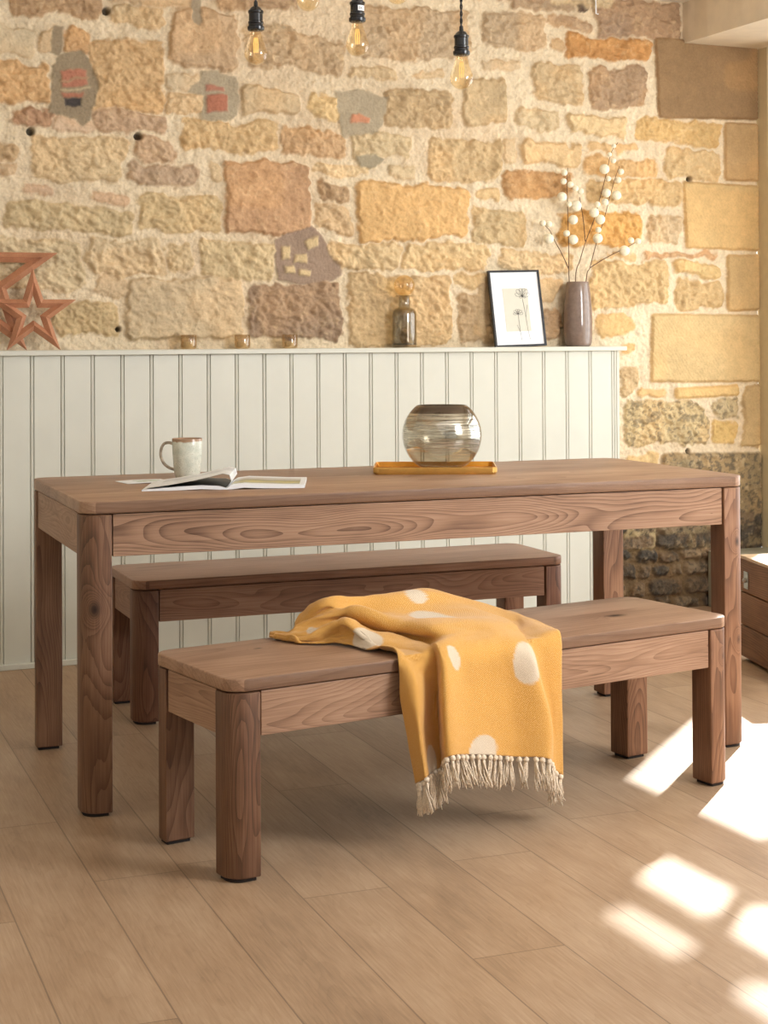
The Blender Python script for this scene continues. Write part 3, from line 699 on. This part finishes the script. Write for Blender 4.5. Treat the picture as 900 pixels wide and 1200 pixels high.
    for frac, drop in [(q,0) for q in spots]+extra:
        s = tot*frac; i = min(NU-1,int(np.searchsorted(cum,s))); p = Vector(hem[i])+Vector((0,-.002 if not drop else .006,-drop*.6))
        bm = bmesh.new(); kz = p.z-.006; add_ball(bm, (p.x,p.y,kz), .0068, 2, .12)
        Ls = random.uniform(.054,.070); sway = Vector((random.uniform(-.010,.010), random.uniform(-.006,.003), 0))
        for q_ in range(12):
            a = random.uniform(0,2*pi); sp = random.uniform(.002,.0105); l = Ls*random.uniform(.8,1.12)
            pts = [(p.x,p.y,kz)]
            for w in range(1,7):
                f = w/6; tw = a+f*2.4
                y = p.y+math.sin(tw)*sp*f**.6+sway.y*f+random.uniform(-.0012,.0012)
                pts.append((p.x+math.cos(tw)*sp*f**.6+sway.x*f+random.uniform(-.0014,.0014), y, kz-l*f))
            add_tube(bm, pts, .0019, 5, .0012)
        from_bm('tassel', bm, M['cream_yarn'], root, True)
build_throw()

# ---------------------------------------------------------------- on the table
TZ = .76
def mug():
    c = on_z(219.5,560,TZ); r = thing('mug', 'speckled pale green ceramic mug with brown rim beside the open magazine', 'mug', (c.x,c.y,TZ), 0)
    R, H = .0445, .112
    prof = [(0,.0),(.030,0),(.0325,.002),(.036,.012),(.0395,.04),(.0420,.08),(.0428,H-.002),(.0418,H),(.0402,H-.002),(.0385,.08),(.036,.04),(.032,.012),(.0,.008)]
    lathe('body', prof, M['mug'], r, 56, 60)
    # the handle points to the picture's left: towards -x and the camera's left
    d = Vector((-UX,UY*.9,0)).normalized()
    pts = [d*rr+Vector((0,0,z)) for rr,z in ((.038,.096),(.052,.100),(.066,.096),(.0735,.080),(.074,.062),(.066,.042),(.052,.030),(.037,.024))]
    tube('handle', smooth_path(pts,6), .0042, M['mug_handle'], r, 10)
mug()
def mat_page(name, kind):
    t = NT(name); uv = t.node('ShaderNodeTexCoord').outputs['UV']; u,v,_ = t.sep(uv)
    def rect(a,b,c,d): return t.math('MULTIPLY', t.math('MULTIPLY', t.math('GREATER_THAN',u,a), t.math('LESS_THAN',u,b)), t.math('MULTIPLY', t.math('GREATER_THAN',v,c), t.math('LESS_THAN',v,d)))
    col = rgba((236,238,240)); n = t.noise(t.mapping(uv, scale=(3,9,1)), 1.5, 4)
    if kind == 'right':
        pic = t.ramp(t.math('ADD', t.math('MULTIPLY', n, .35), t.math('MULTIPLY', v, .75)), [(.25,(150,150,140)),(.42,(206,194,110)),(.50,(150,140,90)),(.62,(178,170,158)),(.8,(214,212,208))])
        col = t.mix(rect(.04,.93,.12,.84), col, pic)
    elif kind == 'left':
        pic = t.ramp(n, [(.35,(196,200,206)),(.6,(228,230,232))]); col = t.mix(rect(.1,.9,.5,.9), col, pic)
    elif kind == 'dark':
        pic = t.ramp(n, [(.35,(14,13,15)),(.64,(30,28,30)),(.74,(140,145,155))]); col = pic
    else:
        pic = t.ramp(t.math('ADD', n, 0), [(.35,(238,240,240)),(.5,(150,170,130)),(.6,(235,235,235))]); col = t.mix(rect(.3,.9,.2,.8), col, pic)
    return t.done(t.bsdf(col, .35, 0, None, .4))
def sheet(name, prof, y0, y1, mat, parent, th=.0, skew=0.0, n=6):
    """prof: (x,z) list; extruded along y; optional downward thickness makes a page block"""
    bm = bmesh.new(); uvl = bm.loops.layers.uv.new('UVMap'); m = len(prof); L = [0]
    for a,b in zip(prof,prof[1:]): L.append(L[-1]+math.dist(a,b))
    g = [[bm.verts.new((x+skew*(k/n), y0+(y1-y0)*k/n, z)) for (x,z) in prof] for k in range(n+1)]
    for k in range(n):
        for i in range(m-1):
            f = bm.faces.new((g[k][i],g[k][i+1],g[k+1][i+1],g[k+1][i]))
            for lp,(ii,kk) in zip(f.loops, ((i,k),(i+1,k),(i+1,k+1),(i,k+1))): lp[uvl].uv = (L[ii]/L[-1], kk/n)
    if th:
        low = [[bm.verts.new((x+skew*(k/n), y0+(y1-y0)*k/n, max(.0006,z-th))) for (x,z) in prof] for k in (0,n)]
        for i in range(m-1):
            bm.faces.new((g[0][i],low[0][i],low[0][i+1],g[0][i+1])); bm.faces.new((g[n][i],g[n][i+1],low[1][i+1],low[1][i]))
        bm.faces.new([g[k][0] for k in range(n+1)]+[low[1][0],low[0][0]]); bm.faces.new([g[k][-1] for k in range(n,-1,-1)]+[low[0][-1],low[1][-1]])
    me = D.meshes.new(name); bm.to_mesh(me); bm.free(); return auto_smooth(link(name, me, mat, parent), 50)
def magazine():
    pl = on_z(166,576,TZ); pr = on_z(357,572,TZ); ang = math.atan2(pr.y-pl.y, pr.x-pl.x); ln = (pr-pl).length
    r = thing('magazine', 'open glossy magazine with one page curling up beside the mug', 'magazine', (pl.x,pl.y,TZ), ang)
    s = ln*.52; dep = .235; e = ln
    sk = .035
    lp = [(0,.004),(s*.2,.007),(s*.45,.011),(s*.7,.013),(s*.92,.010),(s,.004)]
    rp = [(s,.004),(s*1.06,.012),(s*1.2,.0155),(s*1.4,.013),(e-(e-s)*.25,.010),(e,.009)]
    sheet('left_pages', lp, 0, dep, mat_page('left_page_print','left'), r, .010, sk)
    sheet('right_pages', rp, 0, dep, mat_page('right_page_print','right'), r, .011, sk)
    lift = [(s,.006),(s*1.05,.022),(s*1.03,.038),(s*.95,.042),(s*.80,.034),(s*.6,.025),(s*.35,.016),(s*.06,.008)]
    pg = sheet('curled_page', lift, .0, dep, mat_page('curled_page_print','left'), r, 0, sk)
    sheet('curled_page_underside', [(a+(-.0006 if i < 3 else 0), z-.0009) for i,(a,z) in enumerate(lift)][1:], -.0004, dep, mat_page('curled_page_back_print_shade','dark'), pg, 0, sk)  # near-black back of the page also paints in the shade below the curl
    under = [(s*.30,.0105),(s*.5,.0125),(s*.7,.0145),(s*.9,.0120),(s*.985,.006)]
    sheet('printed_shaded_page', under, -.0012, dep*.9, mat_page('dark_page_print_shade','dark'), r, 0, sk)  # dark print doubles as painted shade under the lifted page
    c = on_z(150,567.5,TZ); q = thing('leaflet', 'thin loose leaflet poking out on the table left of the magazine', 'leaflet', (c.x,c.y,TZ), ang+.25)
    sheet('cover', [(0,.0012),(.05,.003),(.10,.0028),(.13,.0022)], 0, .10, mat_page('leaflet_print','leaf'), q, .0012, -.01)
magazine()
def tray_bowl():
    A = on_z(437,556.5,TZ); B = on_z(583,556,TZ); C = on_z(600,543.5,TZ)
    ang = math.atan2(B.y-A.y, B.x-A.x); L = (B-A).length; W = .235
    r = thing('tray', 'shallow rectangular amber tray with brass rim under the glass bowl', 'tray', (A.x,A.y,TZ), ang)
    out = rrect(0,L,0,W,(.018,)*4,6); inn = rrect(.004,L-.004,.004,W-.004,(.015,)*4,6); flo = rrect(.008,L-.008,.008,W-.008,(.012,)*4,6); bot = rrect(.005,L-.005,.005,W-.005,(.014,)*4,6)
    bm = bmesh.new(); rings = []
    for pts, z in ((bot,.0),(out,.006),(out,.0195),(inn,.0205)): rings.append([bm.verts.new((x,y,z)) for x,y in pts])
    for a,b in zip(rings,rings[1:]):
        for i in range(len(a)): bm.faces.new((a[i],a[(i+1)%len(a)],b[(i+1)%len(a)],b[i]))
    bm.faces.new(rings[0][::-1]); auto_smooth(from_bm('rim', bm, M['brass'], r), 40)
    bm = bmesh.new(); a = [bm.verts.new((x,y,.0204)) for x,y in inn]; b = [bm.verts.new((x,y,.006)) for x,y in flo]
    for i in range(len(a)): bm.faces.new((a[i],a[(i+1)%len(a)],b[(i+1)%len(a)],b[i]))
    bm.faces.new(b); auto_smooth(from_bm('base', bm, M['tray'], r), 40)
    c = loc2w(A, ang, L*.56, W*.52, 0); z0 = TZ+.0065
    b = thing('glass_bowl', 'round smoked glass bowl with fine horizontal silver lines on the amber tray', 'bowl', (c.x,c.y,z0))
    R = .117; H = .188; cz = .100; prof = []
    prof.append((0,.0)); prof.append((.042,0.0))
    for k in range(33):
        z = .004+(H-.004)*k/32; prof.append((math.sqrt(max(1e-5,R*R-(z-cz)**2*(R/ (R-.004))**2)) if z > .004 else .05, z))
    inner = [(max(0.0005,x-.003), z+.001 if z < .1 else z-.0005) for x,z in reversed(prof[2:])]
    o = lathe('vessel', prof+inner[:-1]+[(0,.006)], M['bowl'], b, 72, 60)
tray_bowl()

# ---------------------------------------------------------------- pendant lamps
def pendant(px, py, fwd, label, tilt=0):
    d = ray(px, py); zf = d.x*UY+d.y*UX; p = CAMP+d*(fwd/zf)        # lowest point of the bulb
    r = thing('pendant_lamp', label, 'lamp', (p.x,p.y,CEIL), 0, None)
    zb = p.z-CEIL
    bulb = [(0,0),(.006,.0005),(.014,.003),(.023,.010),(.0295,.020),(.031,.029),(.0295,.039),(.0245,.055),(.019,.071),(.0155,.084),(.0145,.094)]
    bm = bmesh.new(); add_lathe(bm, [(a,z+zb) for a,z in bulb], 32); bb = auto_smooth(from_bm('bulb', bm, M['bulb_glass'], r), 60)
    bm = bmesh.new()
    for k in range(6):
        a = k*pi/3; add_tube(bm, [(math.cos(a)*.0055,math.sin(a)*.0055,zb+.032),(math.cos(a)*.0065,math.sin(a)*.0065,zb+.055),(math.cos(a)*.004,math.sin(a)*.004,zb+.072)], .0009, 5)
    from_bm('filament', bm, M['filament'], bb, True)
    tube('stem', [(0,0,zb+.070),(0,0,zb+.094)], .004, M['bulb_glass'], bb, 8)
    hz = zb+.090
    hold = [(0,.0),(.017,0),(.0215,.002),(.0225,.006),(.0225,.011),(.0195,.013),(.019,.018),(.0205,.020),(.0205,.024),(.0185,.026),(.0185,.046),(.0205,.048),(.0205,.053),(.017,.056),(.013,.062),(.006,.066),(.005,.078),(0,.078)]
    bm = bmesh.new(); add_lathe(bm, [(a,z+hz) for a,z in hold], 32); h = auto_smooth(from_bm('lamp_holder', bm, M['black'], r), 35)
    bm = bmesh.new(); n = 60; top = 0-.012
    for s in (0,pi):
        pts = []
        for k in range(n*3+1):
            z = hz+.076+(top-hz-.076)*k/(n*3); a = s+k*.55; pts.append((math.cos(a)*.0021,math.sin(a)*.0021,z))
        add_tube(bm, pts, .0021, 6)
    from_bm('cord', bm, M['black'], r, True)
    bm = bmesh.new(); add_lathe(bm, [(0,-.022),(.02,-.022),(.045,-.012),(.05,-.001),(.05,0),(0,0)], 32); auto_smooth(from_bm('ceiling_rose', bm, M['black'], r), 40)
    return r, h, hz
pendant(300,76,4.30,'black pendant lamp with amber filament bulb, leftmost of the five')
r2, h2, hz2 = pendant(419,66,4.30,'black pendant lamp with a small white sticker on its holder')
pendant(541,105,4.30,'lowest hanging amber filament pendant lamp, rightmost of the five')
pendant(361,13,4.30,'pendant bulb cut off by the photo top, left of the stickered lamp')
pendant(466,5,4.30,'pendant bulb cut off by the photo top, right of the stickered lamp')
bm = bmesh.new(); g = []
for k in range(7):
    a = math.atan2(-UX,-UY)+math.radians(6+k*11); g.append([bm.verts.new((.0190*math.cos(a),.0190*math.sin(a),hz2+z)) for z in (.029,.043)])
for a,b in zip(g,g[1:]): bm.faces.new((a[0],b[0],b[1],a[1]))
st = from_bm('sticker', bm, M['paper'], h2, True)
bm = bmesh.new()
a = math.atan2(-UX,-UY)+math.radians(40); c = Vector((.0193*math.cos(a),.0193*math.sin(a),hz2+.0355)); tt = Vector((-math.sin(a),math.cos(a),0))
for du,dz,w,h in ((-.002,0,.0016,.0016),(.003,.003,.003,.0006),(.003,-.003,.003,.0006),(-.0068,0,.0008,.004)):
    q = [c+tt*(du+sx*w)+Vector((0,0,dz+sz*h)) for sx,sz in ((-1,-1),(1,-1),(1,1),(-1,1))]; bm.faces.new([bm.verts.new(v) for v in q])
from_bm('printed_mark', bm, M['ink'], h2)

# ---------------------------------------------------------------- on the ledge
def star(name, label, cx, cz, R, w, y, lean):
    ri = R*.382; depth = .016
    def pts(Ro, off=0): return [((Ro if k%2==0 else Ro*.382)*math.sin(pi*k/5), (Ro if k%2==0 else Ro*.382)*math.cos(pi*k/5)) for k in range(10)]
    Rh = R-w/math.sin(math.radians(18)); Rm = (R+Rh)/2
    base = cz
    root = thing(name, label, 'ornament', (cx, y, LZ), 0)
    zc = R*.809
    bm = bmesh.new()
    O = pts(R); Mi = pts(Rm); I = pts(Rh)
    def ring(P_, yy): return [bm.verts.new((x, yy, z+zc)) for x,z in P_]
    o1, m1, i1, o2, i2 = ring(O,0), ring(Mi,-depth), ring(I,0), ring(O,.004), ring(I,.004)
    for k in range(10):
        k2 = (k+1)%10
        bm.faces.new((o1[k],o1[k2],m1[k2],m1[k])); bm.faces.new((m1[k],m1[k2],i1[k2],i1[k]))
        bm.faces.new((i1[k],i1[k2],i2[k2],i2[k])); bm.faces.new((i2[k],i2[k2],o2[k2],o2[k])); bm.faces.new((o2[k],o2[k2],o1[k2],o1[k]))
    o = from_bm('star_frame', bm, M['copper'], root); o.rotation_euler = (-lean,0,0)
    return root
s1 = on_y(38,367,.045); s2 = on_y(-31,327,.07)
star('star_ornament', 'small copper-coloured open wooden star standing in front of the big star', s1.x, s1.z, .162, .030, .022, .06)
star('star_ornament', 'big copper-coloured open wooden star cut off by the left photo edge', s2.x, s2.z, .312, .036, .052, .05)
for (px,lab) in ((221,'smoked glass candle holder on the ledge, nearest to the stars'),(284,'smoked glass candle holder on the ledge, middle of three'),(339.5,'smoked glass candle holder on the ledge, nearest to the bottle')):
    p = on_y(px,408,.055); r = thing('candle_holder', lab, 'candle holder', (p.x,.055,LZ), 0, 'candle holders in a row on the ledge')
    gl = lathe('glass_cup', [(0,0),(.024,0),(.0285,.004),(.030,.010),(.030,.052),(.0292,.053),(.0284,.052),(.0284,.012),(.026,.007),(0,.006)], M['votive_glass'], r, 40, 50)
    cd = lathe('candle', [(0,.0065),(.0175,.0065),(.0185,.008),(.0185,.027),(.0175,.0285),(.004,.0275),(0,.0275)], M['wax'], r, 32, 50)
    tube('wick', [(0,0,.027),(.0006,0,.034)], .0006, M['ink'], cd, 6)
def bottle():
    p = on_y(474,404,.055); r = thing('glass_bottle', 'smoked grey glass bottle topped with an amber glass ball', 'bottle', (p.x,.055,LZ))
    prof = [(0,0),(.046,0),(.0485,.003),(.0485,.132),(.0465,.142),(.040,.151),(.026,.155),(.0225,.159),(.0222,.196),(.024,.198),(.033,.200),(.034,.2025),(.032,.204),(.0225,.204),(.0195,.200),(.0195,.160),(.024,.151),(.038,.147),(.0435,.140),(.0455,.131),(.0455,.012),(0,.011)]
    lathe('glass_body', prof, M['smoke_glass'], r, 48, 45)
    bp = [(0.0005,.2045),(.014,.2045)]
    for k in range(1,20):
        a = -pi/2+pi*(k+1.2)/21.2; bp.append((.0415*math.cos(a), .243+.0415*math.sin(a)))
    bp.append((0,.2845)); lathe('amber_ball', bp, M['amber_glass'], r, 40, 60)
    lathe('base_ring', [(0,.012),(.0445,.012),(.0445,.016),(0,.016)], M['black_frame'], r, 40)
bottle()
def picture():
    W, H = .232, .312; p0 = on_y(581.5,404,.035)
    r = thing('picture_frame', 'black framed line drawing of two flowers leaning on the wall', 'picture', (p0.x+W/2-.003,.030,LZ+.002))
    r.rotation_euler = (-.16, math.radians(-1.6), 0)
    fr = bmesh.new(); t = .0075
    for a in ((-W/2,W/2,0,.014,0,t),(-W/2,W/2,0,.014,H-t,H),(-W/2,-W/2+t,0,.014,t,H-t),(W/2-t,W/2,0,.014,t,H-t)): add_box(fr,*a)
    from_bm('frame', fr, M['black_frame'], r)
    box('mount', -W/2+t, W/2-t, .006, .012, t, H-t, M['paper'], r, 0)
    pr = box('print', -.058, .055, .0052, .0061, .062, .238, M['mat_print'], r, 0)
    bm = bmesh.new(); yy = .0046
    S = .312/87.0   # metres per photo pixel of the sheet
    def P(x, z): return (x, yy, z)
    def curve(pts, rad=.0005): add_tube(bm, smooth_path([P(*q) for q in pts],6), rad, 5)
    def petal(cx, cz, ang, l, w):
        c, s = math.cos(ang), math.sin(ang); q = []
        for k in range(13):
            a = 2*pi*k/12; u = l/2*(1-math.cos(a)); v = w*math.sin(a)*(.6+.4*u/l); q.append((cx+c*u-s*v, cz+s*u+c*v))
        curve(q)
    fx, fz = .030, .205
    for a,l,w in ((.25,.034,.009),(.75,.036,.010),(1.25,.034,.009),(1.75,.034,.009),(2.3,.036,.010),(2.85,.034,.008),(3.5,.014,.005),(-.4,.014,.005)): petal(fx,fz,a,l,w)
    curve([(fx-.002,fz-.003),(fx+.003,fz-.05),(fx+.006,fz-.09),(fx+.010,fz-.14),(fx+.016,fz-.178)]); curve([(fx+.006,fz-.085),(fx+.012,fz-.06),(fx+.018,fz-.035)])
    gx, gz = .002, .133
    for a,l,w in ((.1,.022,.006),(.7,.022,.006),(1.3,.02,.006),(1.9,.021,.006),(2.5,.022,.006),(3.1,.022,.005)): petal(gx,gz,a,l,w)
    curve([(gx,gz-.002),(gx+.001,gz-.04),(gx+.003,gz-.08),(gx+.006,gz-.112)]); curve([(gx+.003,gz-.075),(gx-.004,gz-.06),(gx-.010,gz-.045)])
    from_bm('line_drawing', bm, M['ink'], pr, True)
picture()
def vase_and_branches():
    p = on_y(677.5,403,.052); VX, VY = p.x, .052
    r = thing('vase', 'tall glossy taupe ceramic vase holding the cream ball branches', 'vase', (VX,VY,LZ))
    prof = [(0,0),(.047,0),(.0515,.004),(.056,.016),(.0585,.045),(.0590,.10),(.057,.16),(.053,.21),(.0475,.250),(.0455,.262),(.0440,.2645),(.0420,.262),(.0440,.250),(.049,.21),(.053,.15),(.053,.05),(.045,.012),(0,.010)]
    lathe('body', prof, M['vase'], r, 64, 60)
    k = 6.43
    def w(x, y, yy=None): return on_y(620+x/k, 160+y/k, VY if yy is None else yy)
    def branch(label, stems, balls, yoff):
        q = thing('ball_branch', label, 'branch', (VX,VY,LZ))
        for s in stems:
            pts = []
            for i,(x,y) in enumerate(s[0]):
                f = min(1, max(0,(1080-y)/900)); v = w(x,y,VY+yoff*f); pts.append(v-Vector((VX,VY,LZ)))
            if s[1]: 
                b = pts[0].copy(); b.z = .03; b.x *= .5; pts = [b]+pts
            tube('stem', smooth_path(pts,5), .0021, M['twig'], q, 7, .0011)
        for (x,y,rr) in balls:
            f = min(1, max(0,(1080-y)/900)); v = w(x,y,VY+yoff*f-.001)-Vector((VX,VY,LZ))
            bm = bmesh.new(); add_ball(bm, v, rr/k/283*1.0, 3, .012); from_bm('ball', bm, M['pompom'], q, True)
    branch('straight upright twig of cream balls with a side shoot, leftmost in the taupe vase',
           [([(302,1070),(300,900),(295,700),(290,500),(285,330),(292,235)],True),([(300,1000),(250,890),(190,780),(160,715),(120,670)],False)],
           [(266,272,24),(260,338,24),(248,455,37),(300,510,22),(353,522,42),(332,627,36),(283,730,25),(332,777,37),(312,362,24),(148,770,38),(102,652,24),(150,660,24)], -.006)
    branch('tallest twig of cream balls rising right of the middle of the taupe vase',
           [([(350,1070),(385,930),(424,800),(490,625),(530,480),(580,290),(620,120),(670,45)],True),([(424,790),(410,640),(392,520),(380,455)],False)],
           [(638,70,18),(606,135,18),(635,182,21),(568,245,38),(597,318,21),(515,512,23),(572,495,28),(490,573,37),(350,392,24),(388,412,24)], -.016)
    branch('twig of cream balls with a low shoot reaching out to the right',
           [([(432,1070),(460,985),(505,810),(560,640),(610,450),(650,310),(680,225)],True),([(460,988),(560,925),(680,862),(740,832),(800,800)],False)],
           [(692,265,24),(672,328,24),(658,443,37),(582,425,34),(535,625,38),(522,703,23),(517,767,38),(718,860,40),(768,782,24),(820,790,24)], .012)
vase_and_branches()

# ---------------------------------------------------------------- crate on the right
def crate():
    A = on_z(868,772,0); H = .365; ang = math.atan2(-.96,-.28)     # along the visible side
    wd = wood('crate_wood','x',(62,38,22),(120,80,48),(160,114,72),(0,-.02,-.04),120,.6)
    wd2 = wood('crate_wood_end','y',(62,38,22),(120,80,48),(160,114,72),(0,-.02,-.04),120,.6)
    r = thing('wooden_crate', 'brown plank crate with a metal latch standing by the right photo edge', 'crate', (A.x,A.y,0), ang)
    # local x runs along the visible side, local y points into the crate (to the room's right)
    L, W = .46, .40; hs = [(.014,.124),(.128,.242),(.246,H-.004)]
    for z0,z1 in hs:
        box('board', 0, L, 0, .018, z0, z1, wd, r, .003); box('board', 0, L, W-.018, W, z0, z1, wd, r, .003)
        box('board', 0, .018, .018, W-.018, z0, z1, wd2, r, .003); box('board', L-.018, L, .018, W-.018, z0, z1, wd2, r, .003)
    box('lid', -.003, L+.003, -.003, W+.003, H-.004, H+.008, plain('crate_lid_wood',(206,176,140),.5,noise=.1,nscale=12), r, .003)
    bm = bmesh.new(); add_box(bm, .03, .43, .03, .37, 0, .0145); from_bm('foot_frame', bm, M['foot'], r)
    la = box('latch', .045, .088, -.003, .0, H-.105, H-.045, M['steel'], r, .0008)
    bm = bmesh.new(); add_ball(bm, (.066,-.006,H-.075), .009, 3); 
    for sx,sz in ((-.016,.024),(.016,.024),(-.016,-.024),(.016,-.024)): add_ball(bm, (.066+sx,-.003,H-.075+sz), .0025, 1)
    from_bm('knob', bm, M['steel'], la, True)
crate()
# thin white cable on the stone at the top
p = on_y(694,0,WY); pq = on_y(697,18,WY)
tag(tube('cable', [(p.x,.088,2.58),(p.x+.002,.088,2.50),(pq.x,.086,pq.z)], .003, M['paper']), 'thin white cable hanging down the stone wall near the beam', 'cable')

# ================================================================= LIGHT AND CAMERA
sun = D.lights.new('sun','SUN'); sun.energy = 15.0; sun.angle = math.radians(.9); sun.color = (1,.97,.93)
so = D.objects.new('sun', sun); COL.objects.link(so)
dv = Vector((-.74,-.67,-.64)).normalized(); so.rotation_euler = dv.to_track_quat('-Z','Y').to_euler(); so.location = (6,5,6)
def area(name, loc, target, sx, sy, power, col=(1,1,1)):
    l = D.lights.new(name,'AREA'); l.shape = 'RECTANGLE'; l.size = sx; l.size_y = sy; l.energy = power; l.color = col
    o = D.objects.new(name, l); COL.objects.link(o); o.location = loc
    o.rotation_euler = (Vector(target)-Vector(loc)).to_track_quat('-Z','Y').to_euler(); return o
area('window_light', (2.15,-1.35,1.35), (0,-1.6,.9), 2.6, 2.0, 48, (.97,.985,1))
area('fill_right', (1.25,-4.6,1.9), (-.3,-.8,.8), 1.4, 1.4, 112, (.97,.985,1))  # added fill lamp on the camera side, lights the front faces
area('fill_left', (-3.2,-6.4,2.2), (-.4,0,1.0), 2.2, 1.6, 5, (.98,.99,1))  # added weak fill from the front left, out of view
area('ceiling_bounce', (-.6,-3.2,2.5), (-.6,-1.2,0), 3.2, 2.4, 14, (.97,.985,1))
w = D.worlds.new('world'); SC.world = w; w.use_nodes = True; nt = w.node_tree; nt.nodes.clear()
bg = nt.nodes.new('ShaderNodeBackground'); ow = nt.nodes.new('ShaderNodeOutputWorld'); bg.inputs[0].default_value = (.93,.96,1,1); bg.inputs[1].default_value = .36
# daylight sky stands brightest on the window side of the room
tc = nt.nodes.new('ShaderNodeTexCoord'); sx = nt.nodes.new('ShaderNodeSeparateXYZ'); mr = nt.nodes.new('ShaderNodeMapRange')
nt.links.new(tc.outputs['Generated'], sx.inputs[0]); nt.links.new(sx.outputs[0], mr.inputs[0])
mr.inputs[1].default_value = .15; mr.inputs[2].default_value = .65; mr.inputs[3].default_value = .34; mr.inputs[4].default_value = 1.9
nt.links.new(mr.outputs[0], bg.inputs[1]); nt.links.new(bg.outputs[0], ow.inputs[0])

cam = D.cameras.new('camera'); co = D.objects.new('camera', cam); COL.objects.link(co); SC.camera = co
cam.sensor_fit = 'VERTICAL'; cam.sensor_height = 36; cam.lens = F_/1200*36
cam.shift_x = 0; cam.shift_y = -(600-PY0)/1200
co.location = CAMP
# camera basis from the survey: image right, image up, view direction
cen = ray(CX, PY0).normalized(); rt = (ray(CX+400, PY0)-ray(CX, PY0)).normalized(); up = (ray(CX, PY0-400)-ray(CX, PY0)).normalized()
co.matrix_world = Matrix(((rt.x,up.x,-cen.x,CAMP.x),(rt.y,up.y,-cen.y,CAMP.y),(rt.z,up.z,-cen.z,CAMP.z),(0,0,0,1)))
SC.view_settings.view_transform = 'Standard'; SC.view_settings.look = 'None'; SC.view_settings.exposure = 0.14; SC.view_settings.gamma = 1.0
